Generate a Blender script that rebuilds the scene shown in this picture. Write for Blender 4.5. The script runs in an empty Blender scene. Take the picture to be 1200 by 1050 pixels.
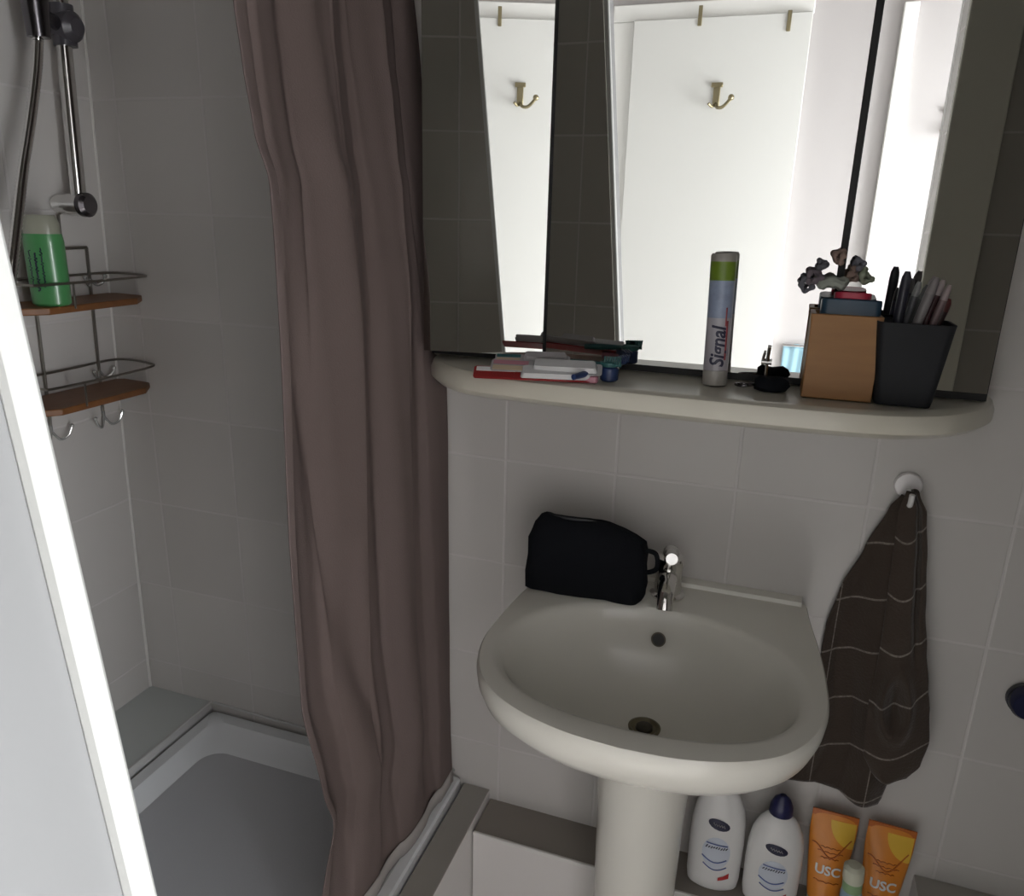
import bpy, math, random
from mathutils import Vector, Matrix
random.seed(7)
PI = math.pi
C = bpy.context.scene.collection
# ---------------------------------------------------------------- camera
CAM = Vector((0, -1.22, 1.45)); FPX = 900.0
yaw, pit, rol = [math.radians(a) for a in (18.74, 16.87, 1.52)]
Fw = Vector((-math.sin(yaw)*math.cos(pit), math.cos(yaw)*math.cos(pit), -math.sin(pit)))
Rt0 = Vector((math.cos(yaw), math.sin(yaw), 0)); Up0 = Rt0.cross(Fw)
Rt = Rt0*math.cos(rol) + Up0*math.sin(rol); Up = Up0*math.cos(rol) - Rt0*math.sin(rol)
cam = bpy.data.cameras.new('camera'); camo = bpy.data.objects.new('camera', cam); C.objects.link(camo)
m = Matrix((Rt, Up, -Fw)).transposed().to_4x4(); m.translation = CAM; camo.matrix_world = m
cam.sensor_fit = 'HORIZONTAL'; cam.sensor_width = 36; cam.lens = 27.0; cam.clip_start = 0.02
bpy.context.scene.camera = camo
def on(x, y, ax, v):
    """surveyed point of the photo on the plane ax = v"""
    d = Rt*(x-600) - Up*(y-525) + Fw*FPX
    i = 'xyz'.index(ax); return CAM + d*((v-CAM[i])/d[i])

# ---------------------------------------------------------------- materials
MATS = {}
def mat(name, col, rough=.5, metal=0, spec=.5, bump=0, bscale=40, var=0, trans=0, alpha=1, sheen=0, sss=0, coat=0):
    if name in MATS: return MATS[name]
    M = bpy.data.materials.new(name); M.use_nodes = True; nt = M.node_tree; b = nt.nodes['Principled BSDF']
    b.inputs['Base Color'].default_value = (*col, 1); b.inputs['Roughness'].default_value = rough
    b.inputs['Metallic'].default_value = metal; b.inputs['Specular IOR Level'].default_value = spec
    b.inputs['Transmission Weight'].default_value = trans; b.inputs['Alpha'].default_value = alpha
    b.inputs['Sheen Weight'].default_value = sheen; b.inputs['Coat Weight'].default_value = coat
    tc = nt.nodes.new('ShaderNodeTexCoord'); nz = nt.nodes.new('ShaderNodeTexNoise')
    nz.inputs['Scale'].default_value = bscale; nz.inputs['Detail'].default_value = 4
    nt.links.new(tc.outputs['Object'], nz.inputs['Vector'])
    if bump:
        bp = nt.nodes.new('ShaderNodeBump'); bp.inputs['Strength'].default_value = bump; bp.inputs['Distance'].default_value = .002
        nt.links.new(nz.outputs['Fac'], bp.inputs['Height']); nt.links.new(bp.outputs['Normal'], b.inputs['Normal'])
    if var:
        mx = nt.nodes.new('ShaderNodeMix'); mx.data_type = 'RGBA'
        mx.inputs[6].default_value = (*[c*(1-var) for c in col], 1); mx.inputs[7].default_value = (*[min(1, c*(1+var)) for c in col], 1)
        nt.links.new(nz.outputs['Fac'], mx.inputs[0]); nt.links.new(mx.outputs[2], b.inputs['Base Color'])
    MATS[name] = M; return M

def tile_mat(name, axes, size, offs, col, grout, rough=.25, gw=.003, soft=.0015):
    """square tiles: axes e.g. 'xz'; the grid passes through offs"""
    M = bpy.data.materials.new(name); M.use_nodes = True; nt = M.node_tree; b = nt.nodes['Principled BSDF']
    N = nt.nodes.new; L = nt.links.new
    g = N('ShaderNodeNewGeometry'); sp = N('ShaderNodeSeparateXYZ'); L(g.outputs['Position'], sp.inputs[0])
    def mth(op, a, bb=None, c=None):
        n = N('ShaderNodeMath'); n.operation = op
        for i, v in enumerate((a, bb, c)):
            if v is None: continue
            if isinstance(v, (int, float)): n.inputs[i].default_value = v
            else: L(v, n.inputs[i])
        return n.outputs[0]
    ds = []; ids = []
    for ax, s, o in zip(axes, size, offs):
        t = mth('DIVIDE', mth('SUBTRACT', sp.outputs['XYZ'.index(ax.upper())], o), s)
        ids.append(mth('FLOOR', t))
        f = mth('FRACT', t); f = mth('MINIMUM', f, mth('SUBTRACT', 1.0, f)); ds.append(mth('MULTIPLY', f, s))
    d = mth('MINIMUM', ds[0], ds[1])
    mr = N('ShaderNodeMapRange'); mr.inputs[1].default_value = gw/2; mr.inputs[2].default_value = gw/2+soft; L(d, mr.inputs[0])
    cb = N('ShaderNodeCombineXYZ'); L(ids[0], cb.inputs[0]); L(ids[1], cb.inputs[1])
    wn = N('ShaderNodeTexWhiteNoise'); L(cb.outputs[0], wn.inputs[0])
    mx = N('ShaderNodeMix'); mx.data_type = 'RGBA'; mx.inputs[6].default_value = (*[c*.96 for c in col], 1); mx.inputs[7].default_value = (*[c*1.03 for c in col], 1)
    L(wn.outputs['Value'], mx.inputs[0])
    m2 = N('ShaderNodeMix'); m2.data_type = 'RGBA'; m2.inputs[6].default_value = (*grout, 1); L(mx.outputs[2], m2.inputs[7]); L(mr.outputs[0], m2.inputs[0])
    L(m2.outputs[2], b.inputs['Base Color'])
    bp = N('ShaderNodeBump'); bp.inputs['Strength'].default_value = .5; bp.inputs['Distance'].default_value = .001; L(mr.outputs[0], bp.inputs['Height'])
    L(bp.outputs['Normal'], b.inputs['Normal'])
    b.inputs['Roughness'].default_value = rough; b.inputs['Specular IOR Level'].default_value = .4
    return M

TILE = (.61, .585, .562); GR = (.655, .625, .61)
m_tile_b = tile_mat('wall_tile_back', 'xz', (.196, .2), (-.424, 1.036), TILE, GR)
m_tile_l = tile_mat('wall_tile_side', 'yz', (.196, .2), (0, 1.036), TILE, GR)
m_tile_top = tile_mat('ledge_tile', 'xy', (.2, .3), (-1.125, .01), (.58, .61, .60), GR, .3)
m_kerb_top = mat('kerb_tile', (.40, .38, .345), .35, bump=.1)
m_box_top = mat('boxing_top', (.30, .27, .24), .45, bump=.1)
m_box = mat('boxing_tile', (.74, .71, .69), .3, bump=.05)
m_edge = mat('tile_edge_trim', (.75, .73, .70), .35)
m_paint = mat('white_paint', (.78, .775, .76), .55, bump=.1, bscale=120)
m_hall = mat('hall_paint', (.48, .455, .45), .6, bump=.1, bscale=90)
m_lining = mat('lining_paint', (.20, .20, .20), .6)
m_stop = mat('stop_paint', (.46, .46, .44), .45)
m_door = mat('door_paint', (.66, .655, .63), .35, bump=.04)
m_casing = mat('grey_casing', (.62, .61, .52), .5)
m_casing_w = mat('white_casing', (.80, .79, .76), .4)
m_ceil = mat('ceiling_paint', (.34, .33, .32), .8, bump=.2)
m_floor = tile_mat('floor_tile', 'xy', (.3, .3), (0, 0), (.45, .43, .41), (.3, .3, .3), .35)
m_hfloor = mat('hall_vinyl', (.74, .71, .68), .4, var=.08, bscale=6)
m_cer = mat('ceramic', (.74, .72, .655), .22, bump=.01, coat=.08)
m_acry = mat('tray_acrylic', (.80, .82, .84), .22, coat=.3)
m_tray_floor = mat('tray_floor_acrylic', (.55, .56, .59), .3, bump=.15, bscale=300)
m_chrome = mat('chrome', (.75, .74, .72), .12, 1)
m_darkchrome = mat('dark_chrome', (.16, .15, .16), .22, 1)
m_blackpl = mat('dark_plastic', (.03, .03, .035), .35)
m_wire = mat('aged_wire', (.30, .28, .25), .35, 1)
m_wood = mat('caddy_wood', (.21, .085, .028), .45, var=.25, bscale=60, bump=.2)
m_cream = mat('cream_plastic', (.62, .59, .50), .28, coat=.2)
m_mirror = mat('mirror_glass', (.80, .80, .785), .0, 1)
m_black = mat('black_gap', (.012, .012, .012), .6)
m_cloth = mat('bag_cloth', (.006, .007, .010), .85, bump=.5, bscale=900, spec=.2)
m_navy = mat('navy_plastic', (.012, .014, .07), .3)
m_white = mat('white_plastic', (.75, .74, .73), .35)
m_orange = mat('orange_tube', (.72, .25, .03), .35, var=.06, bscale=20)
m_yellow = mat('yellow_print', (.80, .50, .06), .35)
m_dorange = mat('dark_orange_print', (.50, .13, .02), .35)
m_pale = mat('pale_blue_print', (.42, .50, .66), .4)
m_red = mat('red_print', (.45, .03, .03), .4)
m_grey = mat('grey_cup', (.010, .011, .0135), .6, spec=.3, bump=.1)
m_ink = mat('ink', (.02, .02, .05), .5)

# ---------------------------------------------------------------- mesh helpers
class MB:
    def __init__(s): s.v = []; s.f = []; s.mi = []
    def add(s, v, f, mi=0):
        o = len(s.v); s.v += [tuple(p) for p in v]; s.f += [tuple(i+o for i in q) for q in f]; s.mi += [mi]*len(f); return s
    def box(s, a, b, mi=0, M=None):
        x0, y0, z0 = a; x1, y1, z1 = b
        v = [Vector(p) for p in ((x0,y0,z0),(x1,y0,z0),(x1,y1,z0),(x0,y1,z0),(x0,y0,z1),(x1,y0,z1),(x1,y1,z1),(x0,y1,z1))]
        if M: v = [M @ p for p in v]
        return s.add(v, [(0,3,2,1),(4,5,6,7),(0,1,5,4),(1,2,6,5),(2,3,7,6),(3,0,4,7)], mi)
    def loft(s, rings, cap0=True, cap1=True, mi=0, closed=True):
        n = len(rings[0]); v = [p for r in rings for p in r]; f = []
        for i in range(len(rings)-1):
            for j in range(n if closed else n-1):
                k = (j+1) % n
                f.append((i*n+j, i*n+k, (i+1)*n+k, (i+1)*n+j))
        if cap0: f.append(tuple(reversed(range(n))))
        if cap1: f.append(tuple(range((len(rings)-1)*n, len(rings)*n)))
        return s.add(v, f, mi)
    def tube(s, pts, r, n=10, mi=0, caps=True):
        pts = [Vector(p) for p in pts]; rings = []; up = None
        for i, p in enumerate(pts):
            t = (pts[min(i+1, len(pts)-1)] - pts[max(i-1, 0)]).normalized()
            if up is None: up = Vector((0,0,1)) if abs(t.z) < .9 else Vector((1,0,0))
            a = t.cross(up).normalized(); up = a.cross(t).normalized()
            rr = r[i] if isinstance(r, (list, tuple)) else r
            rings.append([p + (a*math.cos(2*PI*k/n) + up*math.sin(2*PI*k/n))*rr for k in range(n)])
        return s.loft(rings, caps, caps, mi)
    def lathe(s, prof, n=32, M=None, mi=0, cap0=True, cap1=True, sx=1, sy=1):
        rings = [[Vector((r*sx*math.cos(2*PI*k/n), r*sy*math.sin(2*PI*k/n), z)) for k in range(n)] for r, z in prof]
        if M: rings = [[M @ p for p in q] for q in rings]
        return s.loft(rings, cap0, cap1, mi)
def build(mb, name, mats, parent=None, smooth=True, bevel=0, sub=0, kind=None, seg=2, solid=0):
    me = bpy.data.meshes.new(name); me.from_pydata(mb.v, [], mb.f)
    if not isinstance(mats, (list, tuple)): mats = [mats]
    for mm in mats: me.materials.append(mm)
    for p, i in zip(me.polygons, mb.mi): p.material_index = i
    import bmesh
    bm = bmesh.new(); bm.from_mesh(me); bmesh.ops.remove_doubles(bm, verts=bm.verts, dist=1e-6)
    bmesh.ops.recalc_face_normals(bm, faces=bm.faces); bm.to_mesh(me); bm.free()
    if smooth:
        me.polygons.foreach_set('use_smooth', [True]*len(me.polygons)); me.set_sharp_from_angle(angle=math.radians(38))
    o = bpy.data.objects.new(name, me); C.objects.link(o)
    if parent: o.parent = parent; o.matrix_parent_inverse = parent.matrix_basis.inverted()
    if kind: o['kind'] = kind
    if solid:
        sm = o.modifiers.new('solid', 'SOLIDIFY'); sm.thickness = solid; sm.offset = 0
    if bevel:
        b = o.modifiers.new('bevel', 'BEVEL'); b.width = bevel; b.segments = seg; b.limit_method = 'ANGLE'; b.angle_limit = math.radians(35)
    if sub:
        b = o.modifiers.new('sub', 'SUBSURF'); b.levels = sub; b.render_levels = sub
    return o
def thing(name, loc, label, cat, group=None):
    o = bpy.data.objects.new(name, None); C.objects.link(o); o.location = loc; o.empty_display_size = .02
    return tag(o, label, cat, group)
def tag(o, label, cat, group=None):
    o['label'] = label; o['category'] = cat
    if group: o['group'] = group
    return o
def struct(name, mb, m, **k): return build(mb, name, m, kind='structure', smooth=k.pop('smooth', False), **k)
def text_mesh(txt, size, M, m, name, parent, ext=.0003, bold=0, shear=0, xs=1):
    cu = bpy.data.curves.new(name, 'FONT'); cu.body = txt; cu.size = size; cu.extrude = ext; cu.align_x = 'CENTER'; cu.align_y = 'CENTER'
    cu.offset = bold; cu.shear = shear; cu.resolution_u = 3
    t = bpy.data.objects.new('tmp', cu)  # glyphs are triangulated and cut fine so they can wrap round a surface; C.objects.link(t)
    bpy.context.view_layer.update()
    me = bpy.data.meshes.new_from_object(t.evaluated_get(bpy.context.evaluated_depsgraph_get()))
    bpy.data.objects.remove(t); bpy.data.curves.remove(cu)
    import bmesh
    bm = bmesh.new(); bm.from_mesh(me); bmesh.ops.triangulate(bm, faces=bm.faces)
    for _ in range(4):
        es = [e for e in bm.edges if e.calc_length() > size*.12]
        if es: bmesh.ops.subdivide_edges(bm, edges=es, cuts=1); bmesh.ops.triangulate(bm, faces=bm.faces)
    bm.to_mesh(me); bm.free()
    me.transform(Matrix.Diagonal((xs, 1, 1, 1))); me.transform(M); me.materials.clear(); me.materials.append(m); me.name = name
    o = bpy.data.objects.new(name, me); C.objects.link(o)
    if parent: o.parent = parent; o.matrix_parent_inverse = parent.matrix_basis.inverted()
    return o
def frame(o, xv, yv):
    xv = Vector(xv).normalized(); zv = xv.cross(Vector(yv)).normalized(); yv = zv.cross(xv)
    M = Matrix((xv, yv, zv)).transposed().to_4x4(); M.translation = Vector(o); return M
def catmull(pts, n=8, closed=False):
    pts = [Vector(p) for p in pts]; out = []; L = len(pts)
    for i in range(L if closed else L-1):
        p = [pts[(i+k) % L] if closed else pts[min(max(i+k, 0), L-1)] for k in (-1, 0, 1, 2)]
        for j in range(n):
            t = j/n; out.append(.5*((2*p[1]) + (p[2]-p[0])*t + (2*p[0]-5*p[1]+4*p[2]-p[3])*t*t + (3*p[1]-p[0]-3*p[2]+p[3])*t**3))
    if not closed: out.append(pts[-1])
    return out
def interp(tab, z):
    """tab: rows (z, a, b, ...) sorted by falling z"""
    if z >= tab[0][0]: return tab[0][1:]
    for r0, r1 in zip(tab, tab[1:]):
        if z >= r1[0]:
            t = (r0[0]-z)/(r0[0]-r1[0]); t = t*t*(3-2*t)*.5 + t*.5
            return [a+(b-a)*t for a, b in zip(r0[1:], r1[1:])]
    return tab[-1][1:]

# ================================================================ SETTING
XL, XR, YF = -1.31, .72, -.90          # shower wall, right wall, inner face of the doorway wall
ZC = 2.35
struct('wall_back', MB().box((-1.5, 0, 0), (XR+.1, .1, ZC+.1)), m_tile_b)
# the shower's side wall leans out a little towards the top
v = [(-1.235, -1.0, ZC), (-1.235, 0.02, ZC), (-1.29, .02, .9), (-1.29, -1.0, .9), (-1.31, .02, 0), (-1.31, -1.0, 0)]
w = [(x-.1, y, z) for x, y, z in v]
wl = MB().add(v+w, [(0,1,2,3), (3,2,4,5), (6,9,8,7), (9,11,10,8), (0,3,9,6), (3,5,11,9), (1,7,8,2), (2,8,10,4), (0,6,7,1), (4,10,11,5)])
struct('wall_left', wl, m_tile_l)
tr = MB(); tr.tube([(-1.238, -.004, 2.3), (-1.292, -.004, .9), (-1.3, -.004, .362)], .0035, 6)
struct('trim_1', tr, m_edge, smooth=True)                      # white sealant in the shower corner
struct('wall_right', MB().box((XR, -.9, 0), (XR+.1, .02, ZC+.1)), m_tile_l)
DL, DR, DZ = -.475, .285, 2.0
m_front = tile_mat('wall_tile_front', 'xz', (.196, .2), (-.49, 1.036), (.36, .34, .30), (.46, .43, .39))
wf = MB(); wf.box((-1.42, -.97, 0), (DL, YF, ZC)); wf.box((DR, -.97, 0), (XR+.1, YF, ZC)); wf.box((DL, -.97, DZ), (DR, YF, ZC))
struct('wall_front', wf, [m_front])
struct('ceiling', MB().box((-1.5, -.97, ZC), (XR+.1, .1, ZC+.1)), m_ceil)
struct('floor', MB().box((-1.5, -.97, -.05), (XR+.1, .1, 0)), m_floor)
# casing round the doorway, bathroom side
cs = MB(); cs.box((DR, YF, 0), (DR+.10, YF+.014, DZ+.0)); struct('trim_3', cs, m_casing, bevel=.003)
# outer lining of the doorway on the left: leaning stop strip and grey reveal beside the camera
A = on(0, 297, 'y', -.905); B = on(190, 1050, 'y', -.905)
dx = (A.x-B.x)/(A.z-B.z)
zm = 1.20; xm = B.x+(zm-B.z)*dx
def lin(z): return xm + (z-zm)*dx*.80
def prism(x0, x1, y0, y1, absx=False):
    mb = MB(); zz = [0, .4, .8, 1.0, 1.2, 1.3, 1.36, 1.40, 1.43, 1.46, 1.5, 1.6, 2.0]
    return mb.loft([[(x0 if absx else lin(z)+x0, y0, z), (lin(z)+x1, y0, z), (lin(z)+x1, y1, z), (x0 if absx else lin(z)+x0, y1, z)] for z in zz])
door1 = bpy.data.objects.new('door_1', None); C.objects.link(door1); door1['kind'] = 'structure'
build(prism(-.0135, 0, -.920, -.903), 'door_stop', m_stop, door1, bevel=.003)
build(prism(-.49, -.0125, -1.02, -.9035, True), 'door_lining', m_lining, door1, bevel=.002)
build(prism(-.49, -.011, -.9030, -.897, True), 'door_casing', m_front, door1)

# hall behind the doorway (seen only in the mirrors) lit by its window on the right
HY = -2.1
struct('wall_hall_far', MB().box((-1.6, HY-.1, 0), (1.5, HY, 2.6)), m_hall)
struct('wall_hall_left', MB().box((-1.6, HY, 0), (-1.5, -.97, 2.6)), m_paint)
WY0, WY1, WZ0, WZ1 = -2.0, -1.12, .12, 1.75
wr = MB(); X0, X1 = 1.4, 1.5
wr.box((X0, HY, 0), (X1, -.97, WZ0)); wr.box((X0, HY, WZ1), (X1, -.97, 2.6)); wr.box((X0, HY, WZ0), (X1, WY0, WZ1)); wr.box((X0, WY1, WZ0), (X1, -.97, WZ1))
struct('wall_hall_right', wr, m_paint)
hf = MB(); hf.box((-1.5, -1.0, 0), (DL-.012, -.972, 2.5)); hf.box((DR, -1.0, 0), (X0, -.972, 2.5)); hf.box((DL-.012, -1.0, DZ), (DR, -.972, 2.5))
struct('wall_hall_near', hf, m_paint)
struct('ceiling_hall', MB().box((-1.6, HY-.1, 2.5), (1.5, -.97, 2.6)), m_ceil)
struct('floor_hall', MB().box((-1.6, HY-.1, -.05), (1.5, -.97, 0)), m_hfloor)
wn = MB()
for a, b in (((X0+.03, WY0, WZ0), (X1-.02, WY0+.05, WZ1)), ((X0+.03, WY1-.05, WZ0), (X1-.02, WY1, WZ1)), ((X0+.03, WY0, WZ0), (X1-.02, WY1, WZ0+.05)), ((X0+.03, WY0, WZ1-.05), (X1-.02, WY1, WZ1)), ((X0+.035, -1.58, WZ0), (X1-.025, -1.54, WZ1))): wn.box(a, b)
w1 = struct('window_1', wn, m_door, bevel=.003)
# hall door, coat hooks
d2 = bpy.data.objects.new('door_2', None); C.objects.link(d2); d2['kind'] = 'structure'
build(MB().box((-.620, HY+.002, .01), (-.010, HY+.04, 2.1335)), 'door_leaf', m_door, d2, bevel=.003)
cs = MB(); cs.box((-.70, HY, 0), (-.6215, HY+.022, 2.1335)); cs.box((-.70, HY, 2.134), (-.007, HY+.022, 2.19))
build(cs, 'door_frame', m_casing_w, d2, bevel=.003)
hn = MB(); hn.tube([(-.56, HY+.04, .86), (-.56, HY+.09, .86), (-.45, HY+.09, .86)], .009); build(hn, 'door_handle', m_chrome, d2)
struct('trim_4', MB().box((.27, HY, 0), (.315, HY+.03, 2.15)), m_casing_w, bevel=.003)
m_brass = mat('aged_brass', (.30, .26, .16), .35, 1)
def coat_hook(x, z, y, label):
    t = thing('coat_hook', (x, y, z), label, 'hook', 'coat hooks reflected in the mirror')
    p = MB(); p.box((x-.012, y, z-.03), (x+.012, y+.006, z+.045)); p.box((x-.02, y, z+.035), (x+.02, y+.012, z+.05)); build(p, 'back_plate', m_brass, t, bevel=.002)
    a = MB()
    a.tube(catmull([(x, y+.006, z-.02), (x+.01, y+.03, z-.035), (x+.03, y+.05, z-.035), (x+.055, y+.055, z-.01)], 6), .006, 8)
    a.tube(catmull([(x, y+.006, z-.02), (x-.01, y+.02, z-.03), (x-.022, y+.035, z-.022)], 6), .005, 8)
    a.add(*ball((x+.056, y+.055, z-.006), .011)); build(a, 'hook_arm', m_brass, t); return t
def ball(c, r, n=12, sz=1):
    v = []; f = []
    for i in range(1, n//2):
        th = PI*i/(n//2)
        for k in range(n): v.append((c[0]+r*math.sin(th)*math.cos(2*PI*k/n), c[1]+r*math.sin(th)*math.sin(2*PI*k/n), c[2]+r*sz*math.cos(th)))
    R_ = n//2-1; v += [(c[0], c[1], c[2]+r*sz), (c[0], c[1], c[2]-r*sz)]; a = len(v)-2
    for i in range(R_-1):
        for k in range(n): f.append((i*n+k, i*n+(k+1) % n, (i+1)*n+(k+1) % n, (i+1)*n+k))
    for k in range(n): f.append((a, (k+1) % n, k)); f.append((a+1, (R_-1)*n+k, (R_-1)*n+(k+1) % n))
    return v, f
coat_hook(-.304, 1.87, HY+.04, 'brass double coat hook on the white hall door seen in the mirror')
coat_hook(.46, 1.78, HY, 'small brass coat hook on the hall wall at the right mirror edge')
for x, zz, lb in ((-.385, 2.135, 'metal strap hanging over the white hall door above its coat hook'), (-.085, 2.105, 'metal strap over the hall door close to its right edge')):
    tag(build(MB().box((x-.007, HY+.04, zz-.03), (x+.007, HY+.046, zz+.035)), 'door_strap', m_brass, bevel=.002), lb, 'door hook', 'over door straps')

bcl = MB(); rows = []
for j in range(9):
    z = 1.005-.19*j/8; rows.append([(.03+.10*i/20, HY+.012+.0015*math.sin(i*.9+j*.2), z-.004*math.sin(i*.5)) for i in range(21)])
bcl.loft(rows, False, False, closed=False)
bl = thing('blue_cloth', (.08, HY, .8), 'pale blue cloth hanging on the hall wall, mirrored left of the bamboo box', 'cloth')
build(bcl, 'cloth_sheet', mat('pale_blue_cloth', (.26, .42, .50), .8), bl, solid=.003)
pg = MB(); pg.tube([(.03, HY, 1.003), (.03, HY+.02, 1.003), (.13, HY+.02, 1.003), (.13, HY, 1.003)], .004, 8); build(pg, 'towel_rail', m_chrome, bl)
# ---------------------------------------------------------------- masonry under the basin and round the tray
lg = MB(); lg.box((-1.33, -.9, 0), (-1.132, 0, .36)); struct('trim_5', lg, m_tile_top)
tg = MB(); tg.box((-1.1335, -.9, .335), (-1.1265, -.0, .3625)); struct('trim_6', tg, mat('ledge_sealant', (.55, .55, .54), .5), bevel=.002)
kb = MB(); kb.box((-.498, -.9, 0), (-.442, 0, .328)); kb.mi[1] = 1
struct('trim_7', kb, [m_box, m_kerb_top], bevel=.002)
kb2 = MB(); kb2.box((-.44, -.095, 0), (.33, 0, .306)); kb2.mi[1] = 1
struct('trim_8', kb2, [m_box, m_box_top])
struct('trim_9', MB().box((-.44, -.099, .300), (.33, -.093, .309)), m_edge, bevel=.002)
kb3 = MB(); kb3.box((.33, -.11, 0), (XR, 0, .392)); kb3.mi[1] = 1
struct('trim_10', kb3, [m_box, m_kerb_top], bevel=.003)
struct('trim_11', MB().tube([(-.52, -.002, .352), (-1.12, -.002, .362)], .003, 6), MATS['ledge_sealant'], smooth=True)

# shower tray
tray = thing('shower_tray', (-.82, -.45, 0), 'white acrylic shower tray with grey textured floor, beyond the curtain', 'shower tray')
x0, x1, y0, y1, zr = -1.122, -.502, -.898, -.006, .345
def rr(x0, x1, y0, y1, z, r, n=6):
    out = []
    for cx, cy, a0 in ((x1-r, y1-r, 0), (x0+r, y1-r, 90), (x0+r, y0+r, 180), (x1-r, y0+r, 270)):
        for k in range(n+1):
            a = math.radians(a0+90*k/n); out.append((cx+r*math.cos(a), cy+r*math.sin(a), z))
    return out
tb = MB()
tb.loft([rr(x0, x1, y0, y1, .02, .01), rr(x0, x1, y0, y1, zr-.004, .01), rr(x0+.004, x1-.004, y0+.004, y1-.004, zr, .012), rr(x0+.030, x1-.022, y0+.03, y1-.030, zr, .03),
         rr(x0+.036, x1-.026, y0+.036, y1-.036, zr-.006, .035), rr(x0+.052, x1-.05, y0+.07, y1-.072, .322, .045), rr(x0+.062, x1-.06, y0+.08, y1-.084, .316, .045)], True, False)
build(tb, 'tray_rim', m_acry, tray)
build(MB().loft([rr(x0+.062, x1-.06, y0+.08, y1-.084, .3162, .045), rr(x0+.2, x1-.2, y0+.2, y1-.2, .312, .03)], False, True), 'tray_floor', m_tray_floor, tray)

# ================================================================ SHOWER CURTAIN
m_curt = mat('curtain_cloth', (.165, .128, .119), .85, bump=.25, bscale=500, spec=.15)
# rows z: x centre, y near edge, x at the wall side
CT = [(1.99, -.60, -.440, -.615), (1.66, -.585, -.455, -.575), (1.60, -.58, -.455, -.567), (1.532, -.568, -.460, -.560), (1.48, -.56, -.452, -.553), (1.31, -.55, -.468, -.535), (1.05, -.552, -.472, -.528),
      (.80, -.556, -.462, -.526), (.62, -.556, -.420, -.524), (.56, -.556, -.404, -.524), (.50, -.55, -.44, -.522), (.352, -.538, -.47, -.512)]
def curtain_pt(u, z):
    xn, yn, xf = interp(CT, z)
    xc = xn + (xf-xn)*min(1, u*1.4)
    y = yn + (-.024-yn)*u
    s = max(0, min(1, (1.99-z)/1.6))
    ph = .18*math.sin(z*1.7)
    f = .013*math.sin(2*PI*(3.1*u + ph + .2*s)) + .003*math.sin(2*PI*(7.3*u - .5*s + .3))*(.3+u) + .001*math.sin(2*PI*(15*u+z*.6))
    # long diagonal creases falling from the near edge
    for c0, sl, am, w_ in ((.04, .34, -.014, .045), (.30, .10, .010, .03), (.72, .05, -.010, .03)):
        f += am*math.exp(-((u-(c0+sl*max(0, 1.52-z)))/w_)**2)
    f *= (.6 + .4*min(1, u*8))
    if u > .86: f *= max(.2, 1-(u-.86)/.14)
    lo = max(0, min(1, (.50-z)/.14)); f = f*(1-.8*lo) - .004*lo
    if z < .75: f += .007*(1-u)*math.sin(z*26+u*10)*(.75-z)/.4*(1-lo)
    y2 = y + .008*math.sin(2*PI*(6.2*u + 2*ph))*(1 if .02 < u < .98 else 0)
    return (xc + f, min(y2, -.012), z)
NU, NZ = 150, 130
zs = [1.99 - (1.99-.352)*j/NZ for j in range(NZ+1)]
v = []; f = []
for z in zs:
    for i in range(NU+1): v.append(curtain_pt(i/NU, z))
for j in range(NZ):
    for i in range(NU): a = j*(NU+1)+i; f.append((a, a+1, a+NU+2, a+NU+1))
cur = thing('shower_curtain', (-.56, -.25, .35), 'mauve grey fabric shower curtain hanging bunched between shower tray and basin', 'shower curtain')
cm = build(MB().add(v, f), 'curtain_cloth', m_curt, cur, solid=.0012)
# hem along the bottom
m_hem = mat('curtain_hem', (.45, .42, .40), .6, bump=.2)
hp = [curtain_pt(i/60, .352) for i in range(61)]
he = MB(); he.loft([[(x+.0022, y, z+dz) for (x, y, z) in hp] for dz in (-.006, .026)] , False, False, closed=False)
build(he, 'hem', m_hem, cur, solid=.001)
rod = thing('curtain_rod', (-.6, -.45, 2.01), 'white shower curtain rod spanning the shower above the curtain', 'curtain rod')
build(MB().tube([(-.60, -.9, 2.03), (-.60, 0, 2.03)], .012, 14), 'rod', m_white, rod)
for k in range(7):
    yy = -.43+.06*k
    rg = MB(); rg.tube([(-.60+.022*math.cos(a), yy, 2.022+.03*math.sin(a)) for a in [2*PI*i/16 for i in range(17)]], .002, 6)
    build(rg, 'curtain_ring', m_white, cur)

# ================================================================ SHOWER RAIL, HOSE, CADDY
xb = -1.205
P0 = on(68, -20, 'x', xb); P1 = on(93, 240, 'x', xb)
rail = thing('shower_rail', P1, 'chrome riser rail on the shower side wall above the wire caddy', 'shower rail')
bar = MB(); bar.tube([P1 + (P0-P1)*t for t in (-.02, .5, 1.35)], .0125, 18); build(bar, 'rail_bar', m_chrome, rail)
def bracket(c, name):
    b = MB(); b.tube([(-1.262, c.y+.008, c.z), (xb-.02, c.y+.004, c.z)], .017, 16); b.tube([(xb-.022, c.y+.004, c.z), (xb+.012, c.y, c.z)], .020, 18)
    build(b, name, m_chrome, rail)
    k = MB(); k.tube([(xb+.010, c.y, c.z), (xb+.020, c.y, c.z), (xb+.026, c.y, c.z)], [.021, .021, .015], 20); build(k, 'bracket_cap', m_darkchrome, rail)
bracket(P1, 'wall_bracket')
S = on(74, 30, 'x', xb)
sl = MB(); sl.tube([(xb-.03, S.y-.005, S.z+.004), (xb-.005, S.y-.002, S.z), (xb+.022, S.y, S.z-.003), (xb+.032, S.y, S.z-.004)], [.019, .023, .024, .014], 18)
sl.tube([S+Vector((0, -.0, -.032)), S+Vector((0, 0, .032))], .019, 16)
build(sl, 'slider', mat('slider_plastic', (.07, .065, .075), .3), rail)
hs = on(42, 15, 'x', -1.16)
hd = thing('hand_shower', hs, 'chrome hand shower held in the slider of the riser rail', 'hand shower')
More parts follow.
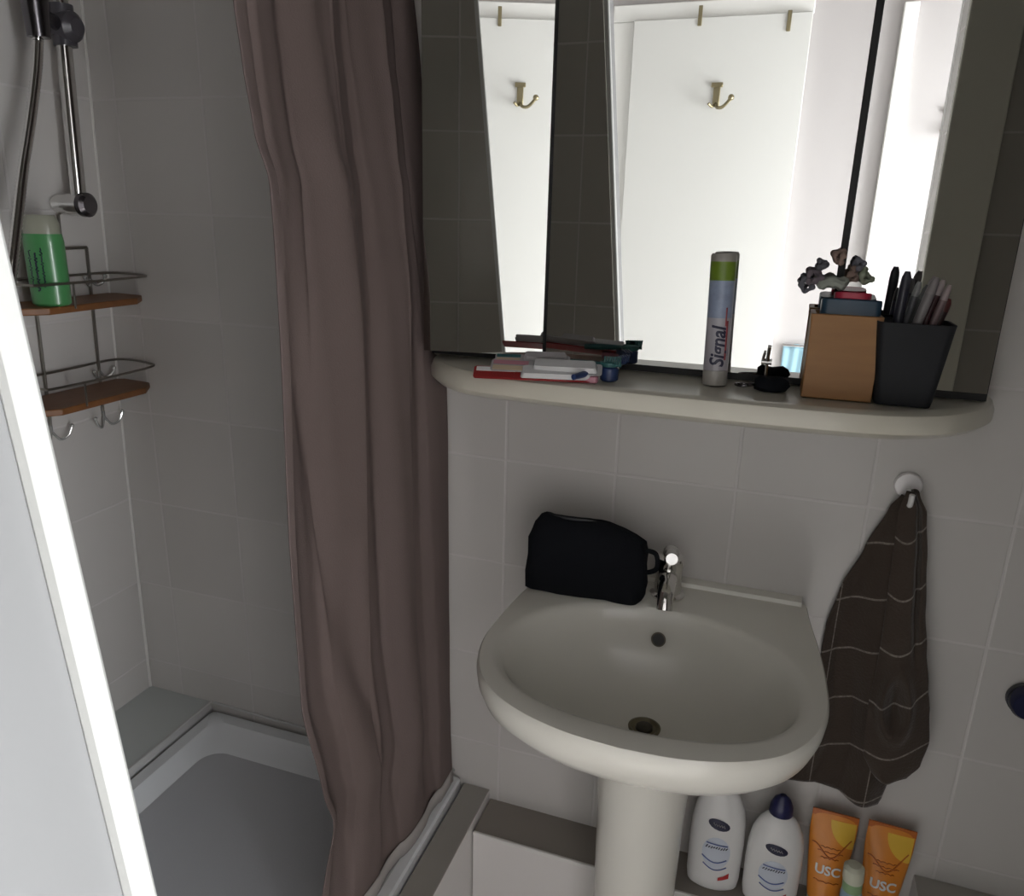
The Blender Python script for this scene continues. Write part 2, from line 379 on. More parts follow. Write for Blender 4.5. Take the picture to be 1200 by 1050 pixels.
sk = MB(); sk.tube([hs+Vector((0, .0, -.035)), hs+Vector((0, 0, .03))], [.017, .021], 16); sk.tube([hs, S+Vector((.0, -.01, 0))], .012, 12); build(sk, 'holder_cone', m_darkchrome, hd)
hh = MB(); hh.tube(catmull([hs+Vector((0, 0, -.03)), hs+Vector((.0, -.003, .08)), hs+Vector((.02, -.015, .19)), hs+Vector((.06, -.03, .25))], 6), [.011]*6+[.012]*6+[.014]*7, 14); build(hh, 'handle', m_chrome, hd)
hc = MB(); hc.lathe([(.01, .03), (.03, .015), (.045, 0), (.045, -.012), (.038, -.014)], 28, frame(hs+Vector((.075, -.035, .25)), (.8, 0, .6), (0, 1, 0))); build(hc, 'shower_head', m_chrome, hd)
hose = MB()
hp = [on(45, 28, 'x', -1.16), on(43, 80, 'x', -1.155), on(36, 140, 'x', -1.15), on(27, 200, 'x', -1.14), on(19, 270, 'x', -1.13), on(10, 350, 'x', -1.12), on(0, 450, 'x', -1.12), on(-10, 600, 'x', -1.15), on(-5, 700, 'x', -1.22)]
hpp = catmull(hp, 30); hose.tube(hpp, [.0075+.0009*(i % 2) for i in range(len(hpp))], 12)
tag(build(hose, 'shower_hose', m_chrome), 'ribbed chrome shower hose hanging in front of the green bottle', 'shower hose')

cad = thing('shower_caddy', (-1.25, -.15, 1.08), 'two tier wire shower caddy with wooden shelves in the shower corner', 'caddy')
zu, zl = 1.282, 1.108
def wx(z): return -1.29 + (z-.9)/(ZC-.9)*.055 + .008
def board(z, xf):
    xb_ = wx(z)+.004
    o = [(xb_, -.245), (xb_+.02, -.280), (xf-.03, -.285), (xf, -.250), (xf, -.06), (xf-.03, -.018), (xb_+.015, -.010), (xb_, -.02)]
    o = o[::-1]
    return MB().loft([[(x, y, zz) for x, y in o] for zz in (z-.012, z)])
build(board(zu, -1.150), 'shelf_board', m_wood, cad, bevel=.002); build(board(zl, -1.155), 'shelf_board', m_wood, cad, bevel=.002)
fr = MB(); ya, yb = -.178, -.055
for yy in (ya, yb):
    fr.tube([(wx(1.37), yy, 1.37), (wx(1.1), yy, 1.1), (wx(1.02), yy, 1.035)], .003, 8)
fr.tube([(wx(1.37), ya, 1.37), (wx(1.37), yb, 1.37)], .003, 8)
fr.tube([(wx(1.37), -.11, 1.37), (wx(1.43), -.11, 1.43), (xb-.02, P1.y, 1.445)], .003, 8)
build(fr, 'wire_frame', m_wire, cad)
for z, xf in ((zu, -1.150), (zl, -1.155)):
    zz = z+.038; xb_ = wx(zz)
    g = MB(); g.tube(catmull([(xb_, -.262, zz), (xf-.02, -.272, zz), (xf+.003, -.25, zz), (xf+.003, -.06, zz), (xf-.028, -.014, zz), (xb_, -.010, zz), (xb_, -.13, zz), (xb_, -.262, zz)], 5), .0024, 8)
    for q in ((xf+.003, -.20), (xb_, ya), (xb_, yb)): g.tube([(q[0], q[1], zz), (q[0]-.002, q[1], z-.006)], .002, 6)
    build(g, 'guard_rail', m_wire, cad)
m_clear = mat('clear_fitting', (.6, .6, .58), .15, .6)
for yy, z in ((ya, 1.035), (yb, 1.035), (yb-.0, 1.312), (yb, 1.130)):
    h = MB(); X = wx(z); s_ = 1 if z < 1.05 else .7; z0 = z
    for sg in (-1, 1):
        h.tube(catmull([(X, yy, z0), (X+.006, yy+sg*.012*s_, z0-.018*s_), (X+.012, yy+sg*.026*s_, z0-.012*s_), (X+.014, yy+sg*.034*s_, z0+.004*s_)], 5), .0024, 8)
        h.add(*ball((X+.014, yy+sg*.034*s_, z0+.005*s_), .004))
    h.tube([(X, yy, z0+.02*s_), (X, yy, z0-.004)], .003, 8); build(h, 'wire_hook', m_clear, cad)

# green shower gel bottle
bc = on(47, 362, 'z', zu+.001); bc.x = max(min(bc.x, -1.175), -1.21); bc.y = -.222
gel = thing('shower_gel_bottle', (bc.x, bc.y, zu), 'green shower gel bottle with clear cap on the upper caddy shelf', 'bottle')
Mb = Matrix.Translation((bc.x, bc.y, zu+.0005)) @ Matrix.Rotation(math.radians(22), 4, 'Z')
m_green = mat('green_gel', (.075, .27, .095), .3, coat=.3)
build(MB().lathe([(.026, 0), (.031, .004), (.032, .05), (.032, .105), (.030, .118)], 32, Mb, sx=1.0, sy=.75), 'bottle_body', m_green, gel)
build(MB().lathe([(.029, .118), (.028, .135), (.024, .146), (.022, .148)], 32, Mb, sx=1.0, sy=.75), 'bottle_cap', mat('clear_cap', (.34, .34, .27), .3), gel)
Mt = Mb @ frame((-.006, -.0246, .062), (0, 0, 1), (-1, 0, 0))
for k, (yy, l0, l1, rr_) in enumerate(((.012, -.030, .034, .0016), (.002, -.036, .026, .0022), (-.007, -.030, .030, .0013))):
    g = MB(); n_ = 34
    g.tube([Mt @ Vector((l0+(l1-l0)*q/n_, -yy+.0032*math.sin(q*2.3+k)*(.5+.5*math.sin(q*.7+k)), .0004)) for q in range(n_+1)], rr_*.6, 5)
    build(g, 'printed_writing', m_ink, gel)

# ================================================================ MIRROR CABINET
cab = thing('mirror_cabinet', (-.13, 0, 1.2), 'cream bathroom cabinet with three mirror doors and a shelf along its foot', 'mirror cabinet')
zs0, zs1 = 1.208, 1.236
def shelf_out(d):
    o = [(-.525+d, 0), (-.525+d, -.07), (-.505+d, -.135), (-.45+d, -.19), (-.36, -.222+d), (-.13, -.232+d), (.10, -.226+d), (.20-d, -.195+d), (.262-d, -.125), (.288-d, -.06), (.29-d, 0)]
    c = catmull([(x, y, 0) for x, y in o], 6); return [(p.x, min(p.y, 0), 0) for p in c]
# shelf with a rounded front lip
SC = lambda d, z, off=0: [(x, y+off if y < -.001 else y, z) for x, y, _ in shelf_out(d)]
sh = MB(); sh.loft([SC(.035, 1.192, .012), SC(.012, 1.197), SC(.0, 1.206), SC(-.0, 1.218), SC(.004, 1.228), SC(.012, 1.232), SC(.022, 1.231)])
build(sh, 'shelf', m_cream, cab)
ZM0, ZM1 = 1.244, 1.86
cbd = MB(); cbd.box((-.525, -.085, 1.228), (.27, -.001, 1.88)); build(cbd, 'cabinet_body', m_cream, cab, bevel=.004)
build(MB().box((-.522, -.096, 1.2335), (.268, -.083, ZM1+.002)), 'dark_recess', m_black, cab, smooth=False)
def mirror_door(x0, x1, hinge_x, ang, ly=-.1, label=None):
    """ang > 0 turns the face to the left"""
    M = Matrix.Translation((hinge_x, ly, 0)) @ Matrix.Rotation(math.radians(-ang), 4, 'Z') @ Matrix.Translation((-hinge_x, 0, 0))
    d = build(MB().box((x0, .0005, ZM0), (x1, .0045, ZM1), M=M), 'door_panel', m_black, cab, smooth=False)
    mm = build(MB().box((x0+.0006, -.0035, ZM0+.0006), (x1-.0006, .0004, ZM1-.0006), M=M), 'mirror_glass', m_mirror, d, smooth=False)
mirror_door(-.329, .0665, -.13, 0)
mirror_door(-.521, -.334, -.334, -10.5)
mirror_door(.0745, .266, .0745, 0)

# ================================================================ THINGS ON THE SHELF
ZS = 1.2325
# toothpaste tube standing on its cap
b0 = on(837, 450, 'z', ZS); b1 = on(849, 297, 'y', b0.y+.008)
tp = thing('toothpaste_tube', b0, 'slim striped toothpaste tube with green band standing upright on the shelf', 'toothpaste')
ax = (b1-b0); L_ = ax.length; axn = ax.normalized()
Mt = frame(b0, Vector((1, 0, 0)) - axn*axn.x, Vector((0, 1, 0)))
Mt = Matrix((Mt.col[0][:3], axn.cross(Vector(Mt.col[0][:3])), axn)).transposed().to_4x4(); Mt.translation = b0
m_tpw = mat('tube_white', (.42, .40, .43), .35); m_tpg = mat('tube_green', (.14, .22, .02), .35); m_tpb = mat('tube_blue', (.26, .31, .42), .35, var=.35, bscale=70)
R0 = .0165
build(MB().lathe([(.0165, 0), (.0168, .002), (.0168, .018), (.0163, .02)], 32, Mt), 'tube_cap', mat('tube_cap_grey', (.36, .34, .31), .4), tp)
build(MB().lathe([(R0, .0205), (R0, L_*.52)], 32, Mt), 'tube_body', m_tpw, tp)
build(MB().lathe([(R0, L_*.52), (R0+.0004, L_*.80)], 32, Mt, cap0=False, cap1=False), 'blue_print', m_tpb, tp)
build(MB().lathe([(R0+.0004, L_*.80), (R0+.0006, L_*.94)], 32, Mt, cap0=False, cap1=False), 'green_band', m_tpg, tp)
build(MB().lathe([(R0+.0006, L_*.94), (R0+.0006, L_*.985), (R0-.001, L_), (.008, L_-.003)], 32, Mt), 'tube_end', mat('tube_end', (.33, .31, .28), .4), tp)
viewdir = (CAM-b0); viewdir.z = 0; viewdir.normalize()
vx = Vector((-viewdir.y, viewdir.x, 0))
def cyl_text(txt, size, hc, ang0, m, rad, name, parent, bold=0, xs=1.0, shear=0):
    o = text_mesh(txt, size, Matrix.Identity(4), m, name, parent, bold=bold, xs=xs, ext=.0001, shear=shear)
    for vv in o.data.vertices:
        u, w_, d_ = vv.co
        a = ang0 - w_/rad
        rd = rad + .0009 + (.0003 if d_ > 0 else 0)
        vv.co = Mt @ Vector((rd*math.cos(a), rd*math.sin(a), hc+u))
    return o
af = math.atan2(viewdir.y, viewdir.x)
cyl_text('Signal', .0255, L_*.30, af+.10, m_ink, R0, 'brand_lettering', tp, bold=.0006, xs=.95, shear=.2)
# red stroke beside the lettering
rs = MB()
for hh0, hh1, a0, a1 in ((.20, .50, .62, .80), (.46, .60, .5, .62)):
    q = []
    for k in range(7):
        t = k/6; z_ = L_*(hh0+(hh1-hh0)*t)
        q.append([Mt @ Vector(((R0+.0006)*math.cos(af+a0), (R0+.0006)*math.sin(af+a0), z_)), Mt @ Vector(((R0+.0006)*math.cos(af+a1), (R0+.0006)*math.sin(af+a1), z_))])
    rs.loft(q, False, False, closed=False)
build(rs, 'red_stripe', mat('tube_red', (.35, .06, .07), .4), tp, solid=.0002)

# wooden box
wb0 = on(940, 460, 'z', ZS); wb1 = on(1016, 467, 'z', ZS)
m_bam = mat('bamboo', (.29, .135, .038), .5, var=.22, bscale=7, bump=.1)
nt = m_bam.node_tree; nzn = [n for n in nt.nodes if n.type == 'TEX_NOISE'][0]; mp = nt.nodes.new('ShaderNodeMapping'); mp.inputs['Scale'].default_value = (1.5, 1.5, 12)
tcn = [n for n in nt.nodes if n.type == 'TEX_COORD'][0]; nt.links.new(tcn.outputs['Object'], mp.inputs[0]); nt.links.new(mp.outputs[0], nzn.inputs['Vector'])
bx0, bx1, byf = .040, .124, -.168; byb = byf+.055; bzt = ZS+.108
box_ = thing('wooden_box', (.08, -.14, ZS), 'square bamboo box holding jars between toothpaste tube and grey cup', 'box')
Mw = Matrix.Translation((.082, byf, 0)) @ Matrix.Rotation(math.radians(2), 4, 'Z') @ Matrix.Rotation(math.radians(-2.5), 4, 'Y') @ Matrix.Translation((-.082, -byf, 0))
Mw = Matrix.Translation((.082, byf, ZS)) @ Matrix.Rotation(math.radians(1), 4, 'Z') @ Matrix.Translation((-.082, -byf, -ZS))
t_ = .006
wbm = MB(); wbm.box((bx0, byf, ZS), (bx1, byf+t_, bzt), M=Mw); wbm.box((bx0, byb-t_, ZS), (bx1, byb, bzt), M=Mw); wbm.box((bx0, byf+t_, ZS), (bx0+t_, byb-t_, bzt), M=Mw)
wbm.box((bx1-t_, byf+t_, ZS), (bx1, byb-t_, bzt), M=Mw); wbm.box((bx0+t_, byf+t_, ZS), (bx1-t_, byb-t_, ZS+t_), M=Mw)
build(wbm, 'box_body', m_bam, box_, bevel=.001)
# contents: dark blue jar with a red lid, hair ties
jar = thing('cream_tin', (.090, -.140, ZS+.08), 'dark blue tin with red lid label on top of the wooden box', 'tin')
Mj = Matrix.Translation((.088, -.141, ZS+.095)) @ Matrix.Rotation(math.radians(-8), 4, 'X')
build(MB().loft([[Mj @ Vector(p) for p in rr(-.038, .033, -.020, .020, z, .008)] for z in (0, .030)]), 'tin_body', mat('tin_blue', (.02, .05, .085), .35), jar, bevel=.002)
build(MB().loft([[Mj @ Vector(p) for p in rr(-.024, .020, -.019, .012, z, .012)] for z in (.0302, .0385)]), 'tin_label', mat('tin_red', (.38, .02, .05), .35), jar, bevel=.001)
m_tie = mat('grey_hair_tie', (.13, .13, .15), .7); m_tie2 = mat('brown_hair_tie', (.25, .17, .14), .7)
from mathutils import Euler
for k, (px, py, r, mm, lb) in enumerate(((944, 330, .009, m_tie, 'dark grey twisted hair tie leaning on the left rim of the bamboo box'), (956, 322, .010, mat('purple_grey_tie', (.16, .13, .15), .7), 'purple grey hair tie just right of the dark grey one on the bamboo box'), (966, 309, .006, m_tie, 'smallest dark hair tie, high above the bamboo box rim'), (984, 298, .009, m_tie2, 'beige hair tie standing highest behind the dark blue tin'), (1008, 307, .007, m_tie, 'dark hair tie right of the mirror gap behind the tin'), (1014, 320, .010, mat('green_grey_tie', (.25, .28, .20), .7), 'greenish hair tie behind the right end of the tin'), (1000, 318, .009, m_tie2, 'brownish hair tie right behind the red tin label'))):
    c = on(px, py, 'y', -.127 if k > 1 else -.140); Rm = Euler((random.uniform(-.9, .9), random.uniform(-.6, .6), random.uniform(-1, 1))).to_matrix()
    g = MB(); aa = [2*PI*i/36 for i in range(37)]
    g.tube([c+Rm @ Vector((r*math.cos(a)*.75, .003*math.sin(2*a), r*math.sin(a)*.8-.004)) for a in aa], [.0034+.0012*math.sin(5*a+k) for a in aa], 8)
    tag(build(g, 'hair_tie', mm), lb, 'hair tie', 'hair ties on the bamboo box')
for k, (px, py, mm, lb) in enumerate(((976, 322, mat('pale_grey_cloth', (.3, .32, .28), .8), 'crumpled pale grey scrunchie on top of the bamboo box'),)):
    c = on(px, py, 'y', -.132); g = MB()
    aa = [2*PI*i/40 for i in range(41)]
    g.tube([c+Vector((.014*math.cos(a), .010*math.sin(a), -.010+.002*math.sin(3*a))) for a in aa], [.0065+.0012*math.sin(7*a) for a in aa], 8)
    tag(build(g, 'scrunchie', mm), lb, 'scrunchie')

# grey tapered cup
cupc = (.160, -.148)
cup = thing('grey_cup', (cupc[0], cupc[1], ZS), 'dark grey tapered square cup full of brushes beside the bamboo box', 'cup')
def sq(h, z, r): return [(cupc[0]+x, cupc[1]+y, z) for x, y, _ in rr(-h, h, -h*.72, h*.72, 0, r)]
build(MB().loft([sq(.032, ZS, .008), sq(.034, ZS+.01, .009), sq(.044, ZS+.102, .011), sq(.0445, ZS+.104, .011), sq(.0415, ZS+.104, .010), sq(.031, ZS+.006, .008)]), 'cup_body', m_grey, cup, bevel=.0006)
zc = ZS+.02
items = [  # foot offset, tip px, plane y, radius, colour, kind, label
 ((-.022, -.006), (1064, 318), .0062, (.015, .015, .025), 'makeup_brush', 'black capped pen standing at the left of the grey cup'),
 ((-.020, .008), (1078, 330), .0045, (.11, .11, .12), 'makeup_brush', 'grey slim pencil just right of the black capped pen'),
 ((-.018, -.002), (1088, 334), .0055, (.05, .05, .05), 'makeup_brush', 'dark pencil in the middle of the grey cup'),
 ((-.016, -.010), (1098, 325), .0058, (.16, .145, .145), 'makeup_brush', 'pale grey long brush leaning right in the cup'),
 ((-.006, .006), (1106, 328), .0045, (.05, .012, .015), 'makeup_brush', 'dark red pencil with bright tip in the cup'),
 ((.002, -.004), (1113, 334), .0045, (.14, .09, .09), 'makeup_brush', 'rightmost pinkish slim pencil in the cup'),
 ((.006, .008), (1112, 350), .0060, (.035, .010, .010), 'makeup_brush', 'short dark red lipstick tube at the right of the cup'),
 ((-.020, .012), (1058, 340), .0042, (.05, .05, .09), 'makeup_brush', 'short navy pencil behind the black capped pen'),
]
for k, (o, px, r, col, nm, lb) in enumerate(items):
    foot = Vector((cupc[0]+o[0], cupc[1]+o[1], zc)); tip = on(px[0], px[1], 'y', cupc[1]+o[1]*2)
    t = thing('makeup_pencil', foot, lb, 'pencil', 'pencils and brushes in the grey cup')
    d = tip-foot
    build(MB().tube([foot, foot+d*.86], r, 10), 'barrel', mat('pencil_%d_colour' % k, col, .35), t)
    build(MB().tube([foot+d*.86, foot+d*.95, tip], [r*1.02, r*.9, r*.5], 10), 'tip', mat('tip_%d_colour' % k, [(.02, .02, .03), (.3, .3, .3), (.1, .1, .1), (.2, .18, .18), (.45, .38, .38), (.30, .24, .24), (.1, .02, .02), (.03, .03, .04)][k], .4), t)

# black keys-like pouch and metal clip
kc = on(902, 447, 'z', ZS); kc.y = -.146; kc.x = .0005
kp = thing('black_pouch', (kc.x, kc.y, ZS), 'small black folded pouch lying on the shelf left of the bamboo box', 'pouch')
km = MB(); 
for z_, a, b in ((0, .020, .012), (.006, .023, .014), (.013, .021, .012), (.018, .012, .007)):
    pass
rings = []
for z_, a, b in ((0, .020, .012), (.006, .023, .014), (.013, .021, .012), (.018, .014, .008)):
    rings.append([(kc.x+a*math.cos(t)*(1+.12*math.sin(3*t+z_*200)), kc.y+b*math.sin(t), ZS+z_+.002*math.cos(2*t)*(z_ > 0)) for t in [2*PI*i/20 for i in range(20)]])
km.loft(rings); build(km, 'pouch_body', m_cloth, kp)
km = MB(); km.tube(catmull([(kc.x-.02, kc.y, ZS+.006), (kc.x-.035, kc.y-.006, ZS+.004), (kc.x-.045, kc.y+.002, ZS+.004), (kc.x-.035, kc.y+.01, ZS+.004), (kc.x-.02, kc.y+.004, ZS+.006)], 5), .002, 8); build(km, 'loop', m_darkchrome, kp)
cc = on(899, 425, 'y', -.112)
cl = MB(); cl.tube([cc+Vector((0, 0, .0)), cc+Vector((.001, 0, .022))], .0025, 8); cl.tube([cc+Vector((-.006, 0, .004)), cc+Vector((-.004, 0, .014))], .0018, 8); cl.tube([(cc.x-.008, cc.y, cc.z), (cc.x+.006, cc.y, cc.z)], .003, 8)
cl.tube([cc, (cc.x, cc.y, ZS)], .002, 8)
tag(build(cl, 'metal_clip', m_chrome), 'tiny chrome clip standing behind the black pouch on the shelf', 'clip')

# toothbrush packs on the left of the shelf
m_rw = mat('pack_red', (.30, .02, .02), .3); m_pk = mat('pack_pink', (.45, .20, .25), .3); m_beige = mat('pack_beige', (.50, .40, .28), .35); m_clr = mat('clear_blister', (.50, .50, .50), .15, coat=.5)
m_teal = mat('teal_bristle', (.02, .10, .10), .5); m_bl = mat('dark_blue_plastic', (.02, .04, .12), .35); m_silver = mat('silver_print', (.35, .34, .34), .35)
def slab(a, b, w, z0, h, name, mts, parent, stripes=None):
    """flat pack lying from a to b"""
    a = Vector((a[0], a[1], 0)); b = Vector((b[0], b[1], 0)); d = (b-a); L1 = d.length; d.normalize(); n = Vector((-d.y, d.x, 0))
    M = Matrix((d, n, Vector((0, 0, 1)))).transposed().to_4x4(); M.translation = Vector((a.x, a.y, z0))
    return M, L1
def pack(px0, px1, w, z0, lb, cols, nm='toothbrush_pack', h=.010, tilt=32):
    a = on(*px0, 'z', ZS+z0); b = on(*px1, 'z', ZS+z0)
    M, L1 = slab(a, b, w, ZS+z0, h, nm, None, None)
    M = M @ Matrix.Rotation(math.radians(tilt), 4, 'X') @ Matrix.Translation((0, w/2, 0))
    t = thing(nm, (a+b)/2, lb, 'toothbrush pack', 'packs at the left of the shelf'); t.location.z = ZS+z0
    build(MB().loft([[M @ Vector(p) for p in rr(0, L1, -w/2, w/2, z, .004)] for z in (0, .0015)]), 'backing_card', cols[0], t)
    build(MB().loft([[M @ Vector(p) for p in q] for q in (rr(L1*.38, L1*.96, -w*.4, w*.4, .0016, .004), rr(L1*.40, L1*.94, -w*.34, w*.34, h, .004))]), 'blister', cols[1], t)
    build(MB().box((L1*.02, -w*.45, .0016), (L1*.33, -w*.05, .0022), M=M), 'printed_stripe', cols[2], t, smooth=False)
    build(MB().box((L1*.02, w*.08, .0016), (L1*.34, w*.42, .0022), M=M), 'printed_stripe', cols[3], t, smooth=False)
    return t
pack((554, 443), (700, 449), .024, .001, 'red and white toothbrush pack lying at the front of the shelf', (m_rw, m_clr, m_rw, m_white))
pack((574, 434), (705, 441), .022, .011, 'beige and white toothbrush pack lying on top of the red pack', (m_silver, m_clr, m_beige, m_pk))
pack((580, 424), (668, 427), .016, .020, 'grey backed toothbrush pack, rearmost and topmost of the pile', (m_silver, m_silver, m_beige, m_teal))
def brush(px0, px1, z0, lb, col, hc):
    a = on(*px0, 'z', ZS+z0); b = on(*px1, 'z', ZS+z0+.004); t = thing('toothbrush', a, lb, 'toothbrush', 'loose brushes on the shelf')
    d = b-a
    build(MB().tube([a, a+d*.3, a+d*.7, b], [.004, .005, .003, .003], 10), 'handle', col, t)
    g = MB(); n = d.cross(Vector((0, 0, 1))).normalized()
    for i in range(7):
        for j in (-1, 0, 1):
            p = a+d*(.74+.04*i)+n*j*.003; g.tube([p, p+Vector((j*.0015, 0, .011))], .0012, 5)
    build(g, 'bristles', hc, t)
brush((655, 424), (728, 428), .020, 'teal toothbrush lying across the packs with dark bristles', m_teal, m_teal)
brush((672, 442), (735, 424), .012, 'dark blue toothbrush pointing back at the right of the packs', m_bl, m_bl)
# round pot and pink lid at the right end of the pile
c = on(712, 447, 'z', ZS)
pot = thing('small_pot', (c.x, c.y, ZS), 'small dark blue pot with clear rim at the right end of the packs', 'pot')
Mp = Matrix.Translation((c.x, c.y+.008, ZS))
build(MB().lathe([(.011, 0), (.013, .002), (.013, .018), (.011, .020)], 20, Mp), 'pot_body', m_bl, pot); build(MB().lathe([(.0125, .0202), (.0135, .021), (.0135, .026), (.010, .028)], 20, Mp), 'pot_lid', m_teal, pot)
c = on(683, 449, 'z', ZS)
pk = MB(); pk.loft([[(c.x+x, c.y+y+.008, ZS+.0+z) for x, y, _ in rr(-.021, .019, -.007, .007, 0, .004)] for z in (0.0, .010)])
tag(build(pk, 'pink_case', m_pk, bevel=.002), 'small pink case at the front of the shelf below the teal toothbrush', 'case')

# ================================================================ BASIN
BX = -.1155
half = [(0, -.468), (.07, -.462), (.135, -.442), (.186, -.409), (.219, -.36), (.2355, -.30), (.2365, -.235), (.231, -.155), (.220, -.07), (.214, -.0)]
inner_h = [(0, -.424), (.06, -.420), (.12, -.405), (.168, -.375), (.198, -.332), (.207, -.285), (.199, -.230), (.170, -.178), (.115, -.135), (.05, -.112), (0, -.107)]
def outline(h, back=False):
    c = catmull([(x, y, 0) for x, y in h], 6)
    r = [(p.x, p.y) for p in c]; l = [(-x, y) for x, y in r[::-1]][:-1] if not back else [(-x, y) for x, y in r[::-1]]
    if back: return r + [(.1, 0), (0, 0), (-.1, 0)] + l[:-1]
    return r[:-1] + [(-x, y) for x, y in r[::-1]][:-1]
OUT = outline(half, True); INN = outline(inner_h)
def polar(poly, c, n=96):
    out = []
    for k in range(n):
        a = 2*PI*k/n; d = (math.cos(a), math.sin(a)); best = None
        for i in range(len(poly)):
            p, q = poly[i], poly[(i+1) % len(poly)]
            ex, ey = q[0]-p[0], q[1]-p[1]; den = d[0]*ey-d[1]*ex
            if abs(den) < 1e-12: continue
            t = ((p[0]-c[0])*ey-(p[1]-c[1])*ex)/den; s = ((p[0]-c[0])*d[1]-(p[1]-c[1])*d[0])/den
            if t > 0 and -1e-6 <= s <= 1+1e-6: best = t if best is None else max(best, t)
        out.append((c[0]+d[0]*best, c[1]+d[1]*best))
    return out
CC = (0, -.255); PO = polar(OUT, CC, 120); PI_ = polar(INN, CC, 120)
def rg(base, s, z, sh=(0, 0), cl=True):
    o = []
    for x, y in base:
        X = CC[0]+(x-CC[0])*s+sh[0]; Y = CC[1]+(y-CC[1])*s+sh[1]
        if cl: Y = min(Y, -.002)
        o.append((BX+X, Y, z))
    return o
ZR = .862
bs = thing('washbasin', (BX, -.002, .70), 'white ceramic washbasin with single tap on a pedestal', 'washbasin')
rings = [rg(PO, .30, .705, (0, .045)), rg(PO, .45, .715, (0, .04)), rg(PO, .70, .745, (0, .03)), rg(PO, .88, .785, (0, .012)), rg(PO, .965, .815, (0, .002)), rg(PO, .992, .835), rg(PO, 1.0, .850), rg(PO, .996, .858), rg(PO, .985, ZR),
         rg(PI_, 1.05, ZR, cl=False), rg(PI_, 1.0, ZR-.003, cl=False), rg(PI_, .965, ZR-.012, cl=False), rg(PI_, .92, ZR-.035, (0, .003), False), rg(PI_, .84, ZR-.072, (0, .008), False), rg(PI_, .68, ZR-.105, (0, .012), False),
         rg(PI_, .45, ZR-.124, (0, .016), False), rg(PI_, .20, ZR-.131, (0, .02), False), ]
last = [(BX+.0235*math.cos(2*PI*k/120), -.237+.0235*math.sin(2*PI*k/120), ZR-.133) for k in range(120)]
rings.append(last); rings.append([(BX+(x-BX)*.95, -.237+(y+.237)*.95, z-.008) for x, y, z in last])
bb = MB(); bb.loft(rings)
# raised lip along the wall
lip = MB(); 
prof = [(-.024, 0), (-.020, .008), (-.012, .010), (-.001, .010), (-.001, 0)]
lip.loft([[(x, y, ZR-.002+z) for y, z in prof] for x in (BX-.205, BX-.1, BX, BX+.1, BX+.205)])
bb.add(lip.v, lip.f)
build(bb, 'basin_bowl', m_cer, bs)
dr = MB(); Md = Matrix.Translation((BX, -.237, ZR-.137)); dr.lathe([(.0235, .004), (.024, .0065), (.021, .0075), (.017, .004), (.012, .002)], 32, Md)
build(dr, 'drain_ring', mat('drain_metal', (.18, .16, .11), .35, 1), bs)
dp = MB(); dp.lathe([(.006, .004), (.013, .0045), (.012, .0075), (.003, .009)], 24, Md); build(dp, 'drain_plug', mat('drain_dark', (.05, .045, .035), .4, .6), bs)
ov = on(766, 754, 'y', -.127)
# overflow: short dark dished hole on the back slope
om = MB(); Mo = frame((BX-.003, -.1255, ZR-.047), (1, 0, 0), (0, .42, 1)); om.lathe([(.0105, .0), (.0115, .003), (.009, .0035)], 24, Mo); build(om, 'overflow_ring', mat('overflow_metal', (.1, .08, .06), .4, .5), bs)
om = MB(); om.lathe([(.0092, .002), (.0092, .0038)], 24, Mo); build(om, 'overflow_hole', m_black, bs)

# pedestal
pd = thing('basin_pedestal', (BX, -.15, 0), 'white ceramic pedestal column carrying the washbasin', 'pedestal')
def ped(s, z, yf):
    # front semicircle radius .07, straight sides back to the wall side
    o = []
    for k in range(17):
        a = PI + PI*k/16; o.append((BX+.068*s*math.cos(a), -.19+.072*s*math.sin(a)-yf, z))
    o += [(BX+.066*s, -.12, z), (BX+.05*s, -.105, z), (BX-.05*s, -.105, z), (BX-.066*s, -.12, z)]
    return o
build(MB().loft([ped(1.18, 0, .012), ped(1.1, .05, .006), ped(.98, .12, 0), ped(.95, .35, 0), ped(1.0, .55, .004), ped(1.08, .66, .008), ped(1.15, .703, .012)]), 'pedestal_column', m_cer, pd)

# tap
tx, ty = BX-.003, -.062
tapo = thing('basin_tap', (tx, ty, ZR), 'chrome single lever tap behind the black wash bag on the basin', 'tap')
tm = MB(); tm.lathe([(.027, 0), (.028, .004), (.022, .008), (.021, .045), (.024, .055), (.022, .068), (.012, .072)], 28, Matrix.Translation((tx, ty, ZR+.0005))); build(tm, 'tap_body', m_chrome, tapo)
sp = MB(); sp.tube(catmull([(tx, ty-.01, ZR+.038), (tx+.004, ty-.05, ZR+.045), (tx+.006, ty-.078, ZR+.034), (tx+.007, ty-.088, ZR+.018)], 7), [.015]*7+[.013]*7+[.012]*8, 16); build(sp, 'spout', m_chrome, tapo)
lv = MB(); lv.tube(catmull([(tx, ty, ZR+.07), (tx+.004, ty-.03, ZR+.088), (tx+.01, ty-.075, ZR+.098)], 7), [.013]*7+[.009]*8, 14); build(lv, 'lever', m_chrome, tapo)

